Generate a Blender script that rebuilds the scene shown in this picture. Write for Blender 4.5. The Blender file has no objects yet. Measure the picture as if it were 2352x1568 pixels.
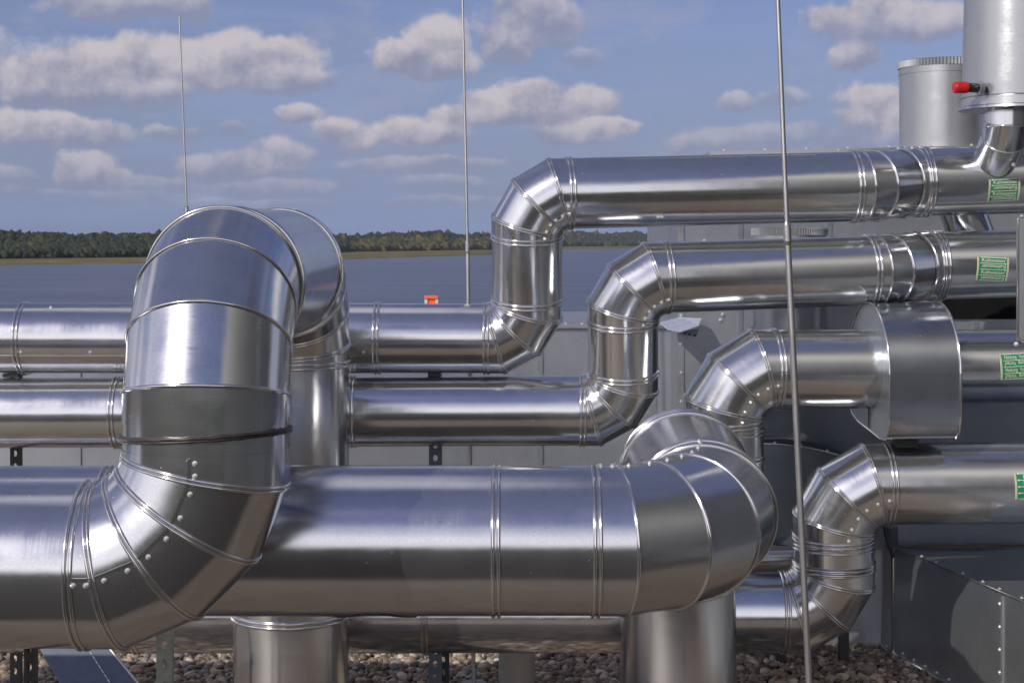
import bpy, bmesh, math, random
import numpy as np
from mathutils import Vector, Matrix
random.seed(7); rng = np.random.default_rng(7)
SC = bpy.context.scene
COL = SC.collection
# ------------------------------------------------------------------ camera, sky, sun
F = 3800.0; CX = 1176.0; HY = 555.0; CH = 2.7          # focal length in photo units, horizon row, camera height over the roof
def W(px, py, Y):
    """A point of the place at distance Y (metres ahead) and bearing (px, py)."""
    return Vector(((px-CX)*Y/F, Y, CH-(py-HY)*Y/F))
cam_d = bpy.data.cameras.new('camera'); cam = bpy.data.objects.new('camera', cam_d); COL.objects.link(cam)
cam.location = (0, 0, CH); cam.rotation_euler = (math.pi/2, 0, 0)
cam_d.sensor_width = 36; cam_d.lens = 36*F/2352; cam_d.shift_y = -(784-HY)/2352
cam_d.clip_start = 0.1; cam_d.clip_end = 120000
cam_d.dof.use_dof = True; cam_d.dof.focus_distance = 7.6; cam_d.dof.aperture_fstop = 13
SC.camera = cam
SUN_AZ = math.radians(-141); SUN_EL = math.radians(31)
S2 = Vector((math.sin(SUN_AZ)*math.cos(SUN_EL), math.cos(SUN_AZ)*math.cos(SUN_EL), math.sin(SUN_EL)))
sd = bpy.data.lights.new('sun', 'SUN'); so = bpy.data.objects.new('sun', sd); COL.objects.link(so)
sd.energy = 3.6; sd.angle = math.radians(0.55); sd.color = (1, 0.93, 0.83)
so.location = (-8, -10, 12); so.rotation_euler = S2.to_track_quat('Z', 'Y').to_euler()
SC.view_settings.view_transform = 'Standard'; SC.view_settings.look = 'None'
SC.view_settings.gamma = 1; SC.view_settings.exposure = 0.0

world = bpy.data.worlds.new('World'); SC.world = world; world.use_nodes = True
def nodes_of(nt):
    N = nt.nodes; L = nt.links
    def n(t, **kw):
        x = N.new(t)
        for k, v in kw.items():
            if k == 'ins':
                for i, val in v.items():
                    if isinstance(val, bpy.types.NodeSocket): L.new(val, x.inputs[i])
                    else: x.inputs[i].default_value = val
            else: setattr(x, k, v)
        return x
    return N, L, n
def build_world():
    nt = world.node_tree; nt.nodes.clear(); N, L, n = nodes_of(nt)
    def m(op, a, b=0.0, c=None, clamp=False):
        x = n('ShaderNodeMath', operation=op, use_clamp=clamp)
        for i, v in enumerate((a, b) if c is None else (a, b, c)):
            if isinstance(v, bpy.types.NodeSocket): L.new(v, x.inputs[i])
            else: x.inputs[i].default_value = v
        return x.outputs[0]
    def ramp(v, a, b):                      # smoothstep
        x = n('ShaderNodeMapRange', interpolation_type='SMOOTHSTEP', ins={0: v, 1: a, 2: b, 3: 0.0, 4: 1.0}); return x.outputs[0]
    tc = n('ShaderNodeTexCoord'); sep = n('ShaderNodeSeparateXYZ', ins={0: tc.outputs['Generated']})
    X, Y, Z = sep.outputs
    sky = n('ShaderNodeTexSky', sky_type='NISHITA', sun_disc=False, sun_elevation=SUN_EL, sun_rotation=SUN_AZ,
            air_density=1.0, dust_density=1.2, ozone_density=2.2, altitude=60)
    hor = m('SQRT', m('ADD', m('MULTIPLY', X, X), m('MULTIPLY', Y, Y)))
    az = m('ARCTAN2', X, Y); te = m('DIVIDE', Z, m('MAXIMUM', hor, 0.001))
    P = n('ShaderNodeCombineXYZ', ins={0: az, 1: te, 2: 0.0}).outputs[0]
    # wobble of the outlines
    nz = n('ShaderNodeTexNoise', noise_dimensions='2D', ins={'Vector': P, 'Scale': 26.0, 'Detail': 7.0, 'Roughness': 0.58})
    nzb = n('ShaderNodeTexNoise', noise_dimensions='2D', ins={'Vector': P, 'Scale': 62.0, 'Detail': 6.0, 'Roughness': 0.6})
    off = n('ShaderNodeVectorMath', operation='SUBTRACT', ins={0: nz.outputs['Color'], 1: (0.5, 0.5, 0.5)})
    off2 = n('ShaderNodeVectorMath', operation='MULTIPLY', ins={0: off.outputs[0], 1: (0.016, 0.010, 0)})
    PD = n('ShaderNodeVectorMath', operation='ADD', ins={0: P, 1: off2.outputs[0]}).outputs[0]
    clouds = [  # bearing and height of each cumulus puff, half width, half height, brightness
        (110,178,115,62,.8),(215,160,105,68,.9),(345,130,95,58,1),(470,145,100,62,1),(560,130,70,55,1),(655,135,85,52,.95),(240,215,190,34,.55),(640,180,110,34,.6),
        (290,12,170,34,.6),(430,20,60,30,.6),
        (25,292,60,28,.95),(120,295,95,30,.85),(220,305,80,22,.6),
        (208,385,58,38,.95),(272,415,34,20,.7),(165,400,40,22,.8),
        (560,372,80,34,.7),(640,360,75,30,.75),(480,385,90,24,.6),(410,305,60,14,.45),(525,300,38,14,.45),
        (930,135,72,42,.95),(1000,105,78,62,1),(1040,150,60,36,.75),(980,160,95,24,.6),
        (1215,25,90,60,.65),(1180,85,70,50,.7),(1280,60,60,50,.55),(1330,135,60,18,.3),
        (1120,235,75,32,1),(1230,220,70,38,1),(1340,230,80,34,.8),(1060,265,70,22,.9),(1200,262,150,20,.8),
        (930,300,66,28,1),(1010,305,70,22,.8),(1300,305,110,24,.75),(1400,290,70,16,.8),
        (780,305,62,38,1),(820,320,50,28,.8),(690,262,54,15,.75),
        (1920,45,85,36,.85),(2020,30,110,50,.85),(2140,45,100,44,.8),(1960,125,58,34,.7),(2010,70,150,26,.5),
        (2010,225,70,36,.95),(2040,265,85,40,.9),(1975,285,60,28,.7),(1690,232,42,20,.5),(1800,225,60,18,.35),
        (1760,315,170,22,.25),(1960,320,120,22,.3),(1620,330,80,16,.4),
        (20,405,60,18,.45),(20,440,50,16,.45),(360,425,90,14,.4),(650,432,150,16,.35),(900,385,130,16,.4),(1060,375,90,12,.5),(1020,420,110,12,.35),(200,452,220,12,.25),(560,470,220,10,.25),(1000,465,250,10,.25),
        (1500,395,150,14,.35),(2300,300,90,30,.8),(2420,120,120,60,.8),(-120,120,120,60,.8),(-180,300,130,36,.7)]
    acc = None; dmax = None
    PD0 = PD
    for ci, (cx, cy, rx, ry, br) in enumerate(clouds):
        if ci % 8 == 7:        # a vanishing link to the running sums, so that the puffs are evaluated one batch after another
            ch = n('ShaderNodeVectorMath', operation='SCALE', ins={0: acc, 3: dmax})
            PD = n('ShaderNodeVectorMath', operation='MULTIPLY_ADD', ins={0: ch.outputs[0], 1: (1e-7, 1e-7, 0), 2: PD0}).outputs[0]
        a0 = math.atan((cx-CX)/F); e0 = (HY-cy)/F*math.cos(a0)
        gy = 1.45 if ry > 30 else 1.9; kx, ky = F/rx/1.4, F/ry/gy
        s = n('ShaderNodeVectorMath', operation='MULTIPLY_ADD', ins={0: PD, 1: (kx, ky, 0), 2: (-a0*kx, -e0*ky, 0)})
        ln = n('ShaderNodeVectorMath', operation='LENGTH', ins={0: s.outputs[0]})
        w = m('SUBTRACT', 1.0, ln.outputs['Value'], clamp=True)
        dmax = w if dmax is None else m('SMOOTH_MAX', dmax, w, 0.12)
        w2 = m('MULTIPLY', w, w)                      # height inside the puff (for its shaded base), weighted
        sv = n('ShaderNodeVectorMath', operation='MULTIPLY_ADD', ins={0: s.outputs[0], 1: (0, .55, 0), 2: (1, .42*br, br)})
        acc = n('ShaderNodeVectorMath', operation='MULTIPLY_ADD', ins={0: sv.outputs[0], 1: w2, 2: acc if acc is not None else (0, 0, 0)}).outputs[0]
    sa = n('ShaderNodeSeparateXYZ', ins={0: acc})
    hh = m('DIVIDE', sa.outputs[1], m('ADD', sa.outputs[0], 0.0004)); bb = m('DIVIDE', sa.outputs[2], m('ADD', sa.outputs[0], 0.0004))
    nzc = n('ShaderNodeTexNoise', noise_dimensions='2D', ins={'Vector': P, 'Scale': 170.0, 'Detail': 4.0, 'Roughness': 0.6})
    Pl = n('ShaderNodeVectorMath', operation='ADD', ins={0: P, 1: (-.004, .007, 0)})
    nzl = n('ShaderNodeTexNoise', noise_dimensions='2D', ins={'Vector': Pl.outputs[0], 'Scale': 26.0, 'Detail': 7.0, 'Roughness': 0.58})
    relief = m('SUBTRACT', nz.outputs['Fac'], nzl.outputs['Fac'])
    nf = m('ADD', m('MULTIPLY', m('SUBTRACT', nz.outputs['Fac'], 0.5), 1.1), m('MULTIPLY', m('SUBTRACT', nzb.outputs['Fac'], 0.5), 0.5))
    front = ramp(m('ADD', dmax, m('ADD', m('MULTIPLY', nf, 0.68), m('MULTIPLY', m('SUBTRACT', nzc.outputs['Fac'], .5), .11))), 0.10, 0.44)
    front = m('MULTIPLY', front, n('ShaderNodeMapRange', ins={0: bb, 1: .2, 2: .85, 3: .45, 4: 1.0}).outputs[0])
    front = m('MULTIPLY', front, ramp(dmax, 0.0, 0.12))
    # the rest of the sky: scattered cumulus at one height
    k = m('DIVIDE', 1.0, m('ADD', m('MAXIMUM', Z, 0.0), 0.10))
    PP = n('ShaderNodeCombineXYZ', ins={0: m('MULTIPLY', X, k), 1: m('MULTIPLY', Y, k), 2: 0.0}).outputs[0]
    g = n('ShaderNodeTexNoise', noise_dimensions='2D', ins={'Vector': PP, 'Scale': 1.1, 'Detail': 7.0, 'Roughness': 0.55})
    cov = n('ShaderNodeMapRange', ins={0: Z, 1: 0.0, 2: 0.55, 3: 0.12, 4: -0.06}).outputs[0]
    gen = ramp(m('ADD', g.outputs['Fac'], cov), 0.50, 0.66)
    # outside the photograph's part of the sky
    outside = m('MAXIMUM', ramp(m('ABSOLUTE', az), 0.36, 0.5), ramp(te, 0.165, 0.22))
    gen = m('MULTIPLY', gen, outside)
    dens = m('MAXIMUM', front, gen)
    dens = m('MULTIPLY', dens, ramp(Z, 0.0, 0.03))
    # shade of cloud
    sh = m('ADD', m('ADD', hh, m('MULTIPLY', nf, 0.6)), m('MULTIPLY', relief, 1.0))
    sh_f = ramp(sh, -0.05, 0.75)
    sh_g = ramp(m('ADD', g.outputs['Fac'], m('MULTIPLY', m('SUBTRACT', nz.outputs['Fac'], .5), .5)), 0.85, 0.5)
    shade = n('ShaderNodeMix', data_type='FLOAT', ins={0: outside, 2: sh_f, 3: sh_g}).outputs[0]
    ccol = n('ShaderNodeMix', data_type='RGBA', ins={0: shade, 6: CLOUD_DARK, 7: CLOUD_LIT}).outputs[2]
    # clouds behind the camera face the sun less and glow brighter
    tow = n('ShaderNodeVectorMath', operation='DOT_PRODUCT', ins={0: tc.outputs['Generated'], 1: tuple(S2)})
    glow = n('ShaderNodeMapRange', ins={0: tow.outputs['Value'], 1: -0.3, 2: 0.9, 3: 1.0, 4: 2.7}).outputs[0]
    ccol = n('ShaderNodeVectorMath', operation='SCALE', ins={0: ccol, 3: glow}).outputs[0]
    # thin high haze streaks
    st = n('ShaderNodeMapping', ins={0: P, 3: (2.0, 17.0, 1), 2: (0, 0, -0.12)})
    sn = n('ShaderNodeTexNoise', noise_dimensions='2D', ins={'Vector': st.outputs[0], 'Scale': 1.8, 'Detail': 5.0, 'Roughness': 0.6})
    streak = m('MULTIPLY', ramp(sn.outputs['Fac'], 0.40, 0.72), 0.38)
    skyc = n('ShaderNodeVectorMath', operation='MULTIPLY', ins={0: sky.outputs[0], 1: SKY_TINT}).outputs[0]
    # moist pale air low over the lake
    low = n('ShaderNodeMapRange', interpolation_type='SMOOTHSTEP', ins={0: te, 1: 0.0, 2: 0.17, 3: 1.0, 4: 0.0}).outputs[0]
    skyc = n('ShaderNodeMix', data_type='RGBA', ins={0: m('MULTIPLY', low, 0.72), 6: skyc, 7: LOW_AIR}).outputs[2]
    # the sunny side of the sky is hazier and whiter up to the sun's height
    sh2 = n('ShaderNodeMapRange', interpolation_type='SMOOTHSTEP', ins={0: te, 1: 0.15, 2: 0.75, 3: 1.0, 4: 0.0}).outputs[0]
    sy = m('MULTIPLY', sh2, n('ShaderNodeMapRange', interpolation_type='SMOOTHSTEP', ins={0: Y, 1: 0.2, 2: -0.5, 3: 0.0, 4: 0.75}).outputs[0])
    skyc = n('ShaderNodeMix', data_type='RGBA', ins={0: sy, 6: skyc, 7: SUN_SIDE}).outputs[2]
    skyc = n('ShaderNodeMix', data_type='RGBA', ins={0: streak, 6: skyc, 7: STREAK}).outputs[2]
    vn = n('ShaderNodeTexNoise', noise_dimensions='2D', ins={'Vector': n('ShaderNodeMapping', ins={0: P, 3: (9.0, 22.0, 1), 1: (3.1, 1.7, 0)}).outputs[0], 'Scale': 1.0, 'Detail': 7.0, 'Roughness': 0.62})
    veil = m('MULTIPLY', ramp(vn.outputs['Fac'], 0.50, 0.70), m('MULTIPLY', ramp(te, 0.02, 0.07), 0.34))
    skyc = n('ShaderNodeMix', data_type='RGBA', ins={0: veil, 6: skyc, 7: CLOUD_VEIL}).outputs[2]
    al = m('MULTIPLY', dens, n('ShaderNodeMapRange', ins={0: te, 1: 0.0, 2: 0.07, 3: 0.40, 4: 0.93}).outputs[0])
    out = n('ShaderNodeMix', data_type='RGBA', ins={0: al, 6: skyc, 7: ccol}).outputs[2]
    bg = n('ShaderNodeBackground', ins={0: out, 1: SKY_STRENGTH})
    wo = n('ShaderNodeOutputWorld', ins={0: bg.outputs[0]})
SKY_STRENGTH = 0.10; HAZE = .00003
def c10(r, g, b):            # radiance wanted in the picture -> sky node units
    return (r/SKY_STRENGTH, g/SKY_STRENGTH, b/SKY_STRENGTH, 1)
CLOUD_DARK = c10(.265, .275, .385); CLOUD_LIT = c10(.61, .56, .585)
SKY_TINT = (0.63, 0.58, 0.81); LOW_AIR = c10(.225, .30, .50); STREAK = c10(.28, .36, .60); CLOUD_VEIL = c10(.38, .38, .50); SUN_SIDE = c10(1.5, 1.46, 1.5)
build_world()
world.cycles.sampling_method = 'MANUAL'; world.cycles.sample_map_resolution = 512

# ------------------------------------------------------------------ materials
def new_mat(name):
    mt = bpy.data.materials.new(name); mt.use_nodes = True; mt.node_tree.nodes.clear()
    return mt
def finish(nt, n, bsdf): n('ShaderNodeOutputMaterial', ins={0: bsdf.outputs[0]})
def metal(name, base=(.62, .63, .65), rough=.2, streak=.06, dents=.35, spangle=0.0, dirt=0.0, dif=.04):
    mt = new_mat(name); nt = mt.node_tree; N, L, n = nodes_of(nt)
    tc = n('ShaderNodeTexCoord'); ob = tc.outputs['Object']; uv = tc.outputs['UV']
    mp = n('ShaderNodeMapping', ins={0: uv, 3: (260, 6, 1)})
    s = n('ShaderNodeTexNoise', ins={'Vector': mp.outputs[0], 'Scale': 1.0, 'Detail': 3.0})
    mot = n('ShaderNodeTexNoise', ins={'Vector': ob, 'Scale': 7.0, 'Detail': 5.0, 'Roughness': .6})
    fine = n('ShaderNodeTexNoise', ins={'Vector': ob, 'Scale': 140.0, 'Detail': 2.0})
    r1 = n('ShaderNodeMapRange', ins={0: s.outputs['Fac'], 1: .3, 2: .7, 3: rough-streak*.5, 4: rough+streak*.5})
    r2 = n('ShaderNodeMapRange', ins={0: mot.outputs['Fac'], 1: .3, 2: .7, 3: -.025, 4: .03})
    ra = n('ShaderNodeMath', operation='ADD', use_clamp=True, ins={0: r1.outputs[0], 1: r2.outputs[0]})
    cm = n('ShaderNodeMapRange', ins={0: mot.outputs['Fac'], 1: .25, 2: .75, 3: .94, 4: 1.04})
    cf = n('ShaderNodeMapRange', ins={0: fine.outputs['Fac'], 1: .25, 2: .75, 3: .95, 4: 1.05})
    mm = n('ShaderNodeMath', operation='MULTIPLY', ins={0: cm.outputs[0], 1: cf.outputs[0]})
    col = n('ShaderNodeVectorMath', operation='SCALE', ins={0: base, 3: mm.outputs[0]})
    colo = col.outputs[0]; rough_o = ra.outputs[0]
    # pale specks and a few scratches
    vo = n('ShaderNodeTexVoronoi', ins={'Vector': ob, 'Scale': 22.0})
    spk = n('ShaderNodeMapRange', ins={0: vo.outputs['Distance'], 1: .03, 2: .05, 3: 1.0, 4: 0.0})
    gate = n('ShaderNodeSeparateColor', ins={0: vo.outputs['Color']})
    gt = n('ShaderNodeMath', operation='GREATER_THAN', ins={0: gate.outputs[0], 1: .72})
    sg = n('ShaderNodeMath', operation='MULTIPLY', ins={0: spk.outputs[0], 1: gt.outputs[0]})
    ro = n('ShaderNodeMath', operation='MULTIPLY_ADD', ins={0: sg.outputs[0], 1: .5, 2: rough_o}); rough_o = ro.outputs[0]
    if spangle:
        v2 = n('ShaderNodeTexVoronoi', ins={'Vector': ob, 'Scale': 95.0})
        sc = n('ShaderNodeSeparateColor', ins={0: v2.outputs['Color']})
        r = n('ShaderNodeMapRange', ins={0: sc.outputs[0], 3: -spangle, 4: spangle})
        a = n('ShaderNodeMath', operation='ADD', use_clamp=True, ins={0: rough_o, 1: r.outputs[0]}); rough_o = a.outputs[0]
        g2 = n('ShaderNodeMapRange', ins={0: sc.outputs[1], 3: 1-spangle, 4: 1+spangle})
        colo = n('ShaderNodeVectorMath', operation='SCALE', ins={0: colo, 3: g2.outputs[0]}).outputs[0]
    if dirt:
        dn = n('ShaderNodeTexNoise', ins={'Vector': ob, 'Scale': 2.2, 'Detail': 8.0, 'Roughness': .7})
        dr = n('ShaderNodeMapRange', ins={0: dn.outputs['Fac'], 1: .5, 2: .72, 3: 0.0, 4: dirt})
        mx = n('ShaderNodeMix', data_type='RGBA', ins={0: dr.outputs[0], 6: colo, 7: (.30, .27, .22, 1)}); colo = mx.outputs[2]
        a = n('ShaderNodeMath', operation='MULTIPLY_ADD', use_clamp=True, ins={0: dr.outputs[0], 1: .35, 2: rough_o}); rough_o = a.outputs[0]
    dmap = n('ShaderNodeTexNoise', ins={'Vector': ob, 'Scale': 3.1, 'Detail': 2.0, 'Roughness': .45})
    b1 = n('ShaderNodeBump', ins={'Strength': dents, 'Distance': .012, 'Height': dmap.outputs['Fac']})
    b2 = n('ShaderNodeBump', ins={'Strength': .035, 'Distance': .0006, 'Height': s.outputs['Fac'], 'Normal': b1.outputs[0]})
    g1 = n('ShaderNodeBsdfAnisotropic', distribution='BECKMANN', ins={'Color': colo, 'Roughness': rough_o, 'Normal': b2.outputs[0]})
    rw = n('ShaderNodeMath', operation='MULTIPLY', ins={0: rough_o, 1: 1.8})
    g2_ = n('ShaderNodeBsdfAnisotropic', distribution='BECKMANN', ins={'Color': colo, 'Roughness': rw.outputs[0], 'Normal': b2.outputs[0]})
    gm = n('ShaderNodeMixShader', ins={0: .14, 1: g1.outputs[0], 2: g2_.outputs[0]})
    df = n('ShaderNodeBsdfDiffuse', ins={'Color': colo, 'Roughness': .5, 'Normal': b2.outputs[0]})      # dull zinc bloom
    bs = n('ShaderNodeMixShader', ins={0: dif, 1: gm.outputs[0], 2: df.outputs[0]})
    finish(nt, n, bs); return mt
def plain(name, col, rough=.6, metallic=0.0, var=.15, scale=20.0, bump=0.0, spec=.5):
    mt = new_mat(name); nt = mt.node_tree; N, L, n = nodes_of(nt)
    tc = n('ShaderNodeTexCoord'); no = n('ShaderNodeTexNoise', ins={'Vector': tc.outputs['Object'], 'Scale': scale, 'Detail': 5.0})
    r = n('ShaderNodeMapRange', ins={0: no.outputs['Fac'], 1: .25, 2: .75, 3: 1-var, 4: 1+var})
    c = n('ShaderNodeVectorMath', operation='SCALE', ins={0: col, 3: r.outputs[0]})
    bs = n('ShaderNodeBsdfPrincipled', ins={'Base Color': c.outputs[0], 'Roughness': rough, 'Metallic': metallic})
    bs.inputs['Specular IOR Level'].default_value = spec
    if bump:
        b = n('ShaderNodeBump', ins={'Strength': 1.0, 'Distance': bump, 'Height': no.outputs['Fac']}); L.new(b.outputs[0], bs.inputs['Normal'])
    finish(nt, n, bs); return mt
M = {}
M['steel']   = metal('bright_sheet_steel', (.64, .655, .665), .185, .04, .26)
M['steel_b'] = metal('satin_sheet_steel', (.61, .625, .645), .20, .04, .22)
M['cover']   = metal('cover_sheet', (.46, .49, .54), .20, .05, .55, dirt=.10, dif=.03)
M['bead']    = metal('rolled_bead_steel', (.74, .73, .71), .13, .03, .0)
M['galv']    = metal('spangled_galvanised_steel', (.44, .455, .47), .33, .05, .2, spangle=.014, dif=.2)
M['duct']    = metal('duct_sheet', (.44, .475, .51), .36, .05, .6, spangle=.03, dirt=.22, dif=.10)
M['duct_shade'] = metal('painted_shade_duct', (.20, .225, .26), .36, .05, .6, spangle=.03, dirt=.1, dif=.2)  # duct sheet darkened, shade behind the pipes put into its colour
M['wall']    = metal('housing_panel', (.41, .435, .47), .38, .05, .45, spangle=.03, dif=.2)
M['rod']     = metal('rod_aluminium', (.50, .49, .48), .42, .1, 0)
M['screw']   = metal('zinc_screw', (.78, .78, .77), .30, .02, 0, dif=.3)
M['gap']     = plain('black_gap', (.012, .012, .013), .8)  # flat black for the slot's painted shade and the split line
M['gap'].node_tree.nodes['Principled BSDF'].inputs['Specular IOR Level'].default_value = 0
M['seal']    = plain('dark_sealant', (.035, .028, .026), .45, var=.4, scale=60)
M['dark_metal'] = plain('dark_channel', (.05, .052, .055), .5, .6)
M['channel'] = plain('galvanised_channel', (.30, .33, .29), .42, .75, var=.25)
M['green']   = plain('green_foil', (.012, .19, .085), .45, var=.06)
M['print']   = plain('pale_print', (.70, .71, .58), .5, var=.02)
M['cream']   = plain('cream_print', (.62, .60, .45), .5, var=.04)
M['white']   = plain('white_coated_sheet', (.38, .42, .52), .4)
M['red']     = plain('red_cap_plastic', (.42, .012, .010), .3, var=.03)
M['orange']  = plain('orange_paint', (.75, .10, .015), .45, var=.08)
M['black']   = plain('black_plastic', (.015, .015, .015), .4)
M['pvc']     = plain('grey_beige_plastic', (.30, .285, .25), .45, var=.05)
M['tray']    = plain('blue_grey_sheet', (.13, .15, .19), .42, .7, var=.1)
M['brown']   = plain('brown_smear', (.12, .085, .06), .8)

def gravel_mat(name, attr):
    mt = new_mat(name); nt = mt.node_tree; N, L, n = nodes_of(nt)
    tc = n('ShaderNodeTexCoord')
    if attr:
        a = n('ShaderNodeAttribute', attribute_name='tone'); v = a.outputs['Fac']
        no = n('ShaderNodeTexNoise', ins={'Vector': tc.outputs['Object'], 'Scale': 70.0, 'Detail': 5.0})
    else:
        vo = n('ShaderNodeTexVoronoi', ins={'Vector': tc.outputs['Object'], 'Scale': 20.0})
        sp = n('ShaderNodeSeparateColor', ins={0: vo.outputs['Color']}); v = n('ShaderNodeMath', operation='MULTIPLY', ins={0: sp.outputs[0], 1: .40}).outputs[0]
        no = vo
    cr = n('ShaderNodeValToRGB', ins={0: v}); e = cr.color_ramp.elements
    e[0].position = 0; e[0].color = (.10, .08, .062, 1); e[1].position = 1; e[1].color = (.50, .45, .38, 1)
    for p, c in ((.25, (.16, .12, .085, 1)), (.45, (.22, .165, .12, 1)), (.62, (.19, .175, .165, 1)), (.80, (.34, .255, .17, 1))):
        x = e.new(p); x.color = c
    bs = n('ShaderNodeBsdfPrincipled', ins={'Base Color': cr.outputs[0], 'Roughness': .62})
    if attr:
        mr = n('ShaderNodeMapRange', ins={0: no.outputs['Fac'], 1: .3, 2: .7, 3: .78, 4: 1.2})
        sc = n('ShaderNodeVectorMath', operation='SCALE', ins={0: cr.outputs[0], 3: mr.outputs[0]}); L.new(sc.outputs[0], bs.inputs[0])
    b = n('ShaderNodeBump', ins={'Strength': .6, 'Distance': .004 if attr else .02, 'Height': no.outputs[0]}); b.invert = not attr
    L.new(b.outputs[0], bs.inputs['Normal']); finish(nt, n, bs); return mt
M['stones'] = gravel_mat('river_stones', True); M['gravel'] = gravel_mat('gravel_bed', False)

def leaf_mat(name):
    mt = new_mat(name); nt = mt.node_tree; N, L, n = nodes_of(nt)
    a = n('ShaderNodeAttribute', attribute_name='tone')
    cr = n('ShaderNodeValToRGB', ins={0: a.outputs['Fac']}); e = cr.color_ramp.elements
    e[0].color = (.010, .016, .010, 1); e[1].color = (.12, .085, .03, 1)
    for p, c in ((.35, (.022, .032, .014, 1)), (.6, (.045, .050, .018, 1)), (.8, (.085, .070, .026, 1))):
        x = e.new(p); x.color = c
    bs = n('ShaderNodeBsdfPrincipled', ins={'Base Color': cr.outputs[0], 'Roughness': .9}); finish(nt, n, bs); return mt
M['leaf'] = leaf_mat('woodland')
M['shore'] = plain('reed_meadow', (.15, .13, .062), .95, var=.35, scale=.02, spec=.1)
M['land'] = plain('dry_land', (.022, .027, .016), .95, var=.3, scale=.05, spec=.04)
M['concrete'] = plain('roof_edge', (.25, .25, .25), .8)
def water_mat():
    mt = new_mat('lake_water'); nt = mt.node_tree; N, L, n = nodes_of(nt)
    tc = n('ShaderNodeTexCoord'); mp = n('ShaderNodeMapping', ins={0: tc.outputs['Object'], 3: (.10, .35, 1)})
    w1 = n('ShaderNodeTexNoise', ins={'Vector': mp.outputs[0], 'Scale': 1.0, 'Detail': 6.0, 'Roughness': .65})
    mp2 = n('ShaderNodeMapping', ins={0: tc.outputs['Object'], 3: (.004, .028, 1)})
    w2 = n('ShaderNodeTexNoise', ins={'Vector': mp2.outputs[0], 'Scale': 1.0, 'Detail': 6.0, 'Roughness': .6})
    mp3 = n('ShaderNodeMapping', ins={0: tc.outputs['Object'], 3: (.02, .16, 1)})
    w3 = n('ShaderNodeTexNoise', ins={'Vector': mp3.outputs[0], 'Scale': 1.0, 'Detail': 5.0, 'Roughness': .7})
    ws = n('ShaderNodeMath', operation='ADD', ins={0: w2.outputs['Fac'], 1: w3.outputs['Fac']})
    wr = n('ShaderNodeMapRange', ins={0: ws.outputs[0], 1: .62, 2: 1.38, 3: 0.0, 4: 1.0})
    cr = n('ShaderNodeMix', data_type='RGBA', ins={0: wr.outputs[0], 6: (.055, .075, .13, 1), 7: (.15, .175, .245, 1)})
    b = n('ShaderNodeBump', ins={'Strength': 1.0, 'Distance': 1.1, 'Height': w1.outputs['Fac']})
    bs = n('ShaderNodeBsdfPrincipled', ins={'Base Color': cr.outputs[2], 'Roughness': .38, 'IOR': 1.33, 'Normal': b.outputs[0]})
    bs.inputs['Specular IOR Level'].default_value = .28
    finish(nt, n, bs); return mt
M['water'] = water_mat()

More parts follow.
